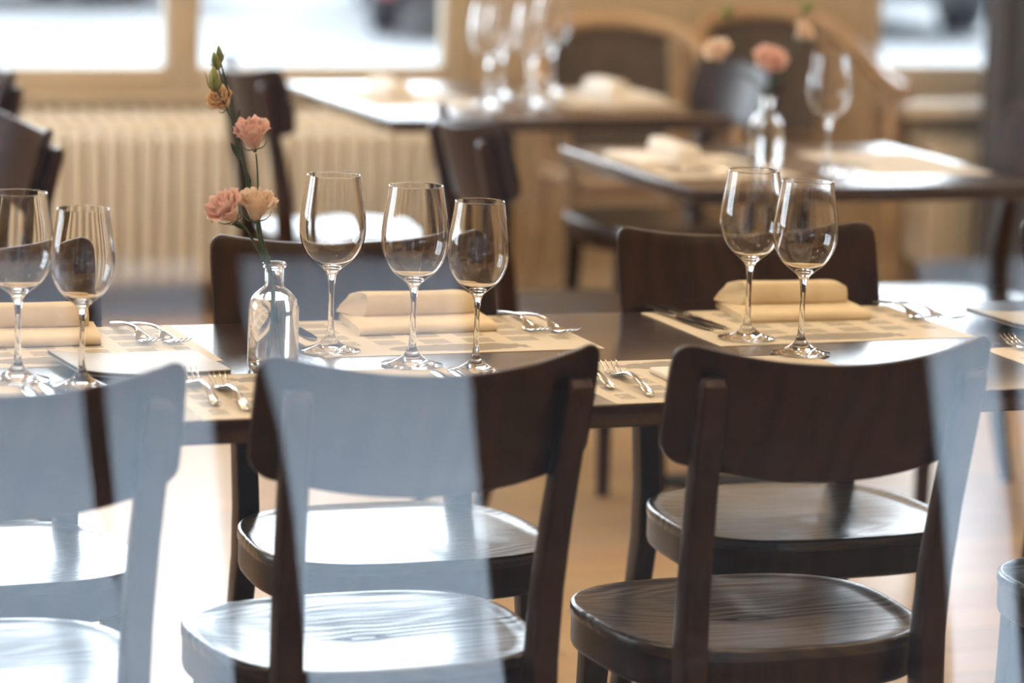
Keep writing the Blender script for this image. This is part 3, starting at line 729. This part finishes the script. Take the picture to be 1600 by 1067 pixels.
# ------------------------------------------------------------------ WINE GLASSES
def wine_glass(sr, sz, name='wine_glass'):
    outer = [(0, 0), (0.030, 0.0002), (0.0415, 0.0006), (0.0427, 0.0014), (0.0420, 0.0024), (0.034, 0.0042), (0.022, 0.0085), (0.012, 0.0150), (0.0072, 0.0220), (0.0050, 0.0310), (0.0042, 0.045), (0.0038, 0.065), (0.0040, 0.085), (0.0048, 0.098), (0.0068, 0.1085), (0.0115, 0.1160),
             (0.0205, 0.1230), (0.0300, 0.1310), (0.0385, 0.1425), (0.0440, 0.1555), (0.0466, 0.1690), (0.0468, 0.1820), (0.0455, 0.1970), (0.0432, 0.2130), (0.0405, 0.2290), (0.0382, 0.2440), (0.0376, 0.2490)]
    top = [(0.0374, 0.2503), (0.0366, 0.2505), (0.0360, 0.2500)]
    inner = []
    for r, z in reversed(outer[17:]): inner.append((r-0.0015, z))
    inner += [(0.0192, 0.1248), (0.0110, 0.1202), (0.0045, 0.1182), (0, 0.1178)]
    pr = [(r*sr, z*sz) for r, z in outer+top+inner]
    # refine with smoothing
    P = smooth_path([(r, 0, z) for r, z in pr], 3)
    P = [(max(p.x, 0), p.z) for p in P]; P[0] = (0, P[0][1]); P[-1] = (0, P[-1][1])
    cl = [P[0]]
    for p in P[1:-1]:
        if p[0] > 2e-4: cl.append(p)
    cl.append(P[-1])
    return lathe(bmesh.new(), cl, 96)
gl = obj(  'wine_glass', wine_glass(1, 1), M['glass'], angle=60); gs = obj('wine_glass', wine_glass(0.905, 0.942), M['glass'], angle=60)
tag(gl, '', 'wine glass'); tag(gs, '', 'wine glass')
ul = us = False
for kind, x, y, lab, grp in (
  ('l', 1.358, 4.387, 'clear empty wine glass, leftmost and farthest of the three in the middle', 0),
  ('l', 1.437, 4.259, 'clear empty wine glass, centre one of the three in the middle', 0),
  ('s', 1.508, 4.196, 'clear empty wine glass, smallest and rightmost of the three in the middle', 0),
  ('l', 1.996, 4.374, 'clear empty wine glass on the right, the farther and left one of its pair', 0),
  ('l', 2.022, 4.244, 'clear empty wine glass on the right, the nearer and right one of its pair', 0),
  ('l', 0.883, 4.247, 'clear empty wine glass cut by the left picture border', 0),
  ('s', 0.956, 4.188, 'clear empty wine glass, second from the left border, touching the menu', 0),
  ('l', 3.021, 6.257, 'blurred wine glass standing alone on the square side table', 1),
  ('l', 2.766, 7.671, 'blurred wine glass on the back table, leftmost of the cluster', 1),
  ('l', 2.895, 7.700, 'blurred wine glass on the back table, nearest the middle of the cluster', 1),
  ('s', 2.885, 7.900, 'blurred wine glass on the back table, behind the two left ones', 1),
  ('l', 3.045, 7.960, 'blurred wine glass on the back table, rightmost of the cluster', 1)):
    z = 0.7408 if not grp else 0.7408
    g = 'wine glasses on the long table' if not grp else 'blurred wine glasses on the back tables'
    if kind == 'l': place(gl, ul, (x, y, z), random.random()*6, lab, g); ul = True
    else: place(gs, us, (x, y, z), random.random()*6, lab, g); us = True

# ------------------------------------------------------------------ FLOWER BOTTLES
def bottle(label, x, y, group='flower bottles'):
    t = thing('glass_bottle', label, 'vase', (x, y, 0.7405), 0, group)
    out = [(0, 0.003), (0.020, 0.0005), (0.029, 0.0), (0.0325, 0.0015), (0.0342, 0.005), (0.0345, 0.012), (0.0345, 0.082), (0.0340, 0.088), (0.0320, 0.0955), (0.0275, 0.1030), (0.0210, 0.1090), (0.0155, 0.1130), (0.0133, 0.1165), (0.0127, 0.121), (0.0127, 0.1385), (0.0133, 0.1402), (0.0160, 0.1415), (0.0168, 0.1440), (0.0160, 0.1465), (0.0140, 0.1475), (0.0120, 0.1470)]
    inn = [(0.0108, 0.1440), (0.0105, 0.1380), (0.0105, 0.119), (0.0120, 0.1135), (0.0180, 0.1075), (0.0250, 0.1010), (0.0295, 0.0940), (0.0315, 0.0870), (0.0318, 0.080), (0.0318, 0.014), (0.0300, 0.008), (0.022, 0.006), (0, 0.0085)]
    obj('bottle_glass', lathe(bmesh.new(), out+inn, 96), M['glass'], t, angle=60)
    wt = [(0, 0.0087), (0.022, 0.0062), (0.0301, 0.0082), (0.0319, 0.014), (0.0319, 0.080), (0.0316, 0.087), (0.0296, 0.0940), (0.0262, 0.0990), (0, 0.0988)]
    obj('water', lathe(bmesh.new(), wt, 96), M['water'], t, angle=40)
    return t
bottle('small clear glass bottle of water used as a flower vase, beside the middle front chair', 1.239, 4.266)
bottle('blurred small glass bottle with peach flowers on the square side table', 2.955, 6.42)

def bloom(name, center, axis, R, m, parent, seed=0, closed=0.0):
    """ruffled lisianthus flower: spiral of cupped petals in three rings, opening along axis"""
    rnd = random.Random(seed); bm = bmesh.new()
    z = Vector(axis).normalized(); x = z.orthogonal().normalized(); y = z.cross(x)
    H = R*1.95
    for layer, (cnt, rr, hh, fl) in enumerate(((3, 0.30, 0.95, -0.25), (4, 0.55, 1.0, -0.05), (5, 0.80, 0.98, 0.15), (5, 0.96, 0.90, 0.45))):
        for k in range(cnt):
            a0 = 2*PI*k/cnt+layer*0.7+rnd.uniform(-0.2, 0.2); hw = 2*PI/cnt*0.72
            nu, nv = 12, 10; g = []
            ph = rnd.uniform(0, 6); fl_ = fl+rnd.uniform(-0.12, 0.12)-closed; h_ = hh*rnd.uniform(0.92, 1.05)
            for j in range(nv+1):
                v = j/nv; row = []
                for i in range(nu+1):
                    u = -1+2*i/nu
                    wv = math.sin(PI*min(v*0.62+0.12, 0.5))
                    a = a0+u*hw*wv
                    rad = R*rr*(0.10+0.95*v**0.72) + R*fl_*0.5*v**4
                    rad += R*0.05*u*math.sin(ph)+R*0.085*math.sin(6*u+ph)*v**3
                    hz = H*(h_*(v-0.10*v*v*u*u*1.6)) + R*0.12*math.sin(8*u+ph*2)*v**4
                    if fl_ > 0.1: hz -= R*fl_*0.45*v**5
                    row.append(bm.verts.new(Vector(center) + (x*math.cos(a)+y*math.sin(a))*rad + z*(hz-H*0.5)))
                g.append(row)
            for j in range(nv):
                for i in range(nu): bm.faces.new((g[j][i], g[j][i+1], g[j+1][i+1], g[j+1][i]))
    bmesh.ops.recalc_face_normals(bm, faces=bm.faces)
    me = bpy.data.meshes.new(name); bm.to_mesh(me); bm.free()
    o = link(name, me, m, parent, True, None, 80)
    so = o.modifiers.new('thickness', 'SOLIDIFY'); so.thickness = 0.0005; so.offset = 0
    # green calyx with narrow sepals at the base
    bm = bmesh.new(); base = Vector(center)-z*H*0.5
    tube(bm, [base-z*R*0.18, base, base+z*R*0.22], [R*0.10, R*0.16, R*0.2], 10)
    for k in range(5):
        a = 2*PI*k/5+seed; d = x*math.cos(a)+y*math.sin(a)
        tube(bm, smooth_path([base+d*R*0.12, base+d*R*0.55+z*R*0.12, base+d*R*0.85+z*R*0.45, base+d*R*0.9+z*R*0.75], 3), [R*0.055, R*0.008], 6)
    c_ = obj('calyx', bm, M['stem'], o)
    return o
def bud(center, axis, ln, r, parent, m=None):
    z = Vector(axis).normalized(); x = z.orthogonal().normalized(); y = z.cross(x); rings = []
    for t_, s in ((0, 0.25), (0.12, 0.75), (0.35, 1.0), (0.6, 0.85), (0.82, 0.5), (0.95, 0.2), (1.0, 0.05)):
        rings.append([Vector(center)+z*(t_-0.5)*ln+(x*math.cos(a)+y*math.sin(a))*r*s*(1+0.1*math.sin(5*a+t_*5)) for a in [2*PI*k/20 for k in range(20)]])
    o = obj('bud', loft(bmesh.new(), rings), m or M['bud'], parent, angle=60)
    bm = bmesh.new(); base = Vector(center)-z*ln*0.5
    for k in range(4):
        a = PI/2*k+0.4; d = x*math.cos(a)+y*math.sin(a)
        tube(bm, smooth_path([base+d*r*0.3, base+d*r*1.1+z*ln*0.25, base+d*r*1.35+z*ln*0.6, base+d*r*1.75+z*ln*0.85], 3), [r*0.14, r*0.03], 6)
    obj('sepal', bm, M['stem'], o)
    return o
def leaf(p0, p1, w, parent):
    p0 = Vector(p0); p1 = Vector(p1); d = (p1-p0); side = d.cross(Vector((0.3, 1, 0.1))).normalized(); nrm = side.cross(d).normalized()
    rings = []
    for i in range(9):
        t_ = i/8; ww = w*math.sin(PI*min(t_*0.92+0.06, 1))**0.8; c = p0+d*t_+nrm*0.12*d.length*math.sin(PI*t_)
        rings.append([c-side*ww, c-nrm*0.0006+nrm*ww*0.25, c+side*ww, c+nrm*0.0006+nrm*ww*0.25])
    return obj('leaf', loft(bmesh.new(), rings), M['stem'], parent)

def rel(px, py, Y, org): return on_y(px, py, Y)-Vector(org)
VX, VY = 1.239, 4.266
org = (VX, VY, 0.7405)
def q(px, py, dy=0.0): return on_y(px, py, VY+dy)-Vector(org)
# sprig 1: the tall one, with three buds, a peach bloom and the upper pink bloom
s1 = thing('flower_sprig', 'tallest sprig with three green buds, peach bloom and upper pink bloom in the bottle', 'flower', org)
obj('stem', tube(bmesh.new(), smooth_path([(0.012, 0.010, 0.012), (0.004, 0.004, 0.07), q(424, 425), q(410, 375, .006), q(396, 325, .008), q(388, 290, .008), q(379, 250, .008), q(372, 222, .008), q(366, 195, .006), q(362, 172, .004)], 5), [0.0022, 0.0016], 10), M['stem'], s1)
obj('side_stem', tube(bmesh.new(), smooth_path([q(362, 172, .004), q(356, 140), q(348, 110), q(344, 92)], 5), [0.0015, 0.0008], 8), M['stem'], s1)
obj('side_stem', tube(bmesh.new(), smooth_path([q(356, 140), q(348, 125, -.004), q(340, 105, -.006)], 5), [0.0012, 0.0008], 8), M['stem'], s1)
obj('side_stem', tube(bmesh.new(), smooth_path([q(364, 186, .005), q(352, 165, -.008), q(343, 148, -.012), q(338, 138, -.012)], 5), [0.0014, 0.0009], 8), M['stem'], s1)
obj('side_stem', tube(bmesh.new(), smooth_path([q(410, 375, .006), q(404, 340, .0), q(403, 300, -.004), q(402, 262, -.006), q(400, 240, -.006)], 5), [0.0015, 0.0011], 8), M['stem'], s1)
bud(q(343, 84), (q(341, 70)-q(344, 95)), 0.023, 0.0048, s1)
bud(q(337, 95, -.006), (q(333, 82, -.006)-q(339, 108, -.006)), 0.025, 0.0060, s1)
bud(q(335, 123, -.012), (q(335, 106, -.012)-q(337, 140, -.012)), 0.034, 0.0078, s1)
bloom('bloom', q(347, 157, .004), (q(339, 150, -.01)-q(360, 178, .008)), 0.0165, M['peach'], s1, 3, 0.25)
bloom('bloom', q(394, 211, -.006), (q(391, 190, -.014)-q(400, 240, -.004)), 0.0215, M['pink'], s1, 5, 0.12)
leaf(q(378, 252, .008), q(361, 223, .0), 0.0040, s1); leaf(q(388, 300, .006), q(387, 272, .0), 0.0038, s1)
leaf(q(366, 195, .006), q(376, 170, .0), 0.0020, s1)
# sprig 2: two low blooms
s2 = thing('flower_sprig', 'shorter sprig with the two low pink and cream blooms just above the bottle', 'flower', org)
obj('stem', tube(bmesh.new(), smooth_path([(-0.008, -0.006, 0.012), (-0.002, -0.004, 0.08), q(421, 425, -.004), q(409, 388, -.008), q(403, 362, -.01), q(401, 345, -.012)], 5), [0.0026, 0.0018], 10), M['stem'], s2)
obj('side_stem', tube(bmesh.new(), smooth_path([q(419, 418, -.004), q(400, 385, -.012), q(385, 358, -.016), q(372, 347, -.016)], 5), [0.0018, 0.0013], 8), M['stem'], s2)
bloom('bloom', q(353, 327, -.016), (q(337, 308, -.022)-q(372, 347, -.012)), 0.0225, M['pink'], s2, 11, -0.1)
bloom('bloom', q(401, 321, -.014), (q(406, 300, -.020)-q(401, 348, -.010)), 0.0225, M['cream_pink'], s2, 14, 0.0)
leaf(q(384, 358, -.016), q(362, 349, -.01), 0.0028, s2)
# blurred bouquet on the side table
B2 = 6.42; org2 = (2.955, 6.42, 0.7405)
def q2(px, py, dy=0.0): return on_y(px, py, B2+dy)-Vector(org2)
s3 = thing('flower_sprig', 'blurred sprig of peach blooms leaning left on the square side table', 'flower', org2)
obj('stem', tube(bmesh.new(), smooth_path([(0.004, 0, 0.012), (0.0, 0, 0.08), q2(1199, 165), q2(1180, 130), q2(1150, 108)], 5), 0.0022, 8), M['stem'], s3)
obj('side_stem', tube(bmesh.new(), smooth_path([q2(1180, 130), q2(1160, 70), q2(1140, 30)], 5), 0.0016, 8), M['stem'], s3)
bloom('bloom', q2(1122, 82, .01), (-0.4, -0.3, 0.6), 0.024, M['cream_pink'], s3, 21)
bud(q2(1136, 16), (0, 0, 1), 0.035, 0.010, s3)
s4 = thing('flower_sprig', 'blurred sprig of pink blooms standing upright on the square side table', 'flower', org2)
obj('stem', tube(bmesh.new(), smooth_path([(-0.004, 0, 0.012), (0.0, 0.002, 0.08), q2(1200, 165, .01), q2(1203, 125, .01)], 5), 0.0022, 8), M['stem'], s4)
obj('side_stem', tube(bmesh.new(), smooth_path([q2(1203, 140, .01), q2(1232, 90, .0), q2(1245, 70), q2(1256, 20)], 5), 0.0018, 8), M['stem'], s4)
bloom('bloom', q2(1203, 96, -.01), (0.0, -0.5, 0.6), 0.029, M['pink'], s4, 24, -0.1)
bloom('bloom', q2(1254, 52, .0), (0.3, -0.5, 0.5), 0.021, M['cream_pink'], s4, 27)
bud(q2(1262, 8), (0.2, 0, 1), 0.035, 0.010, s4); leaf(q2(1203, 140, .01), q2(1222, 118), 0.007, s4)
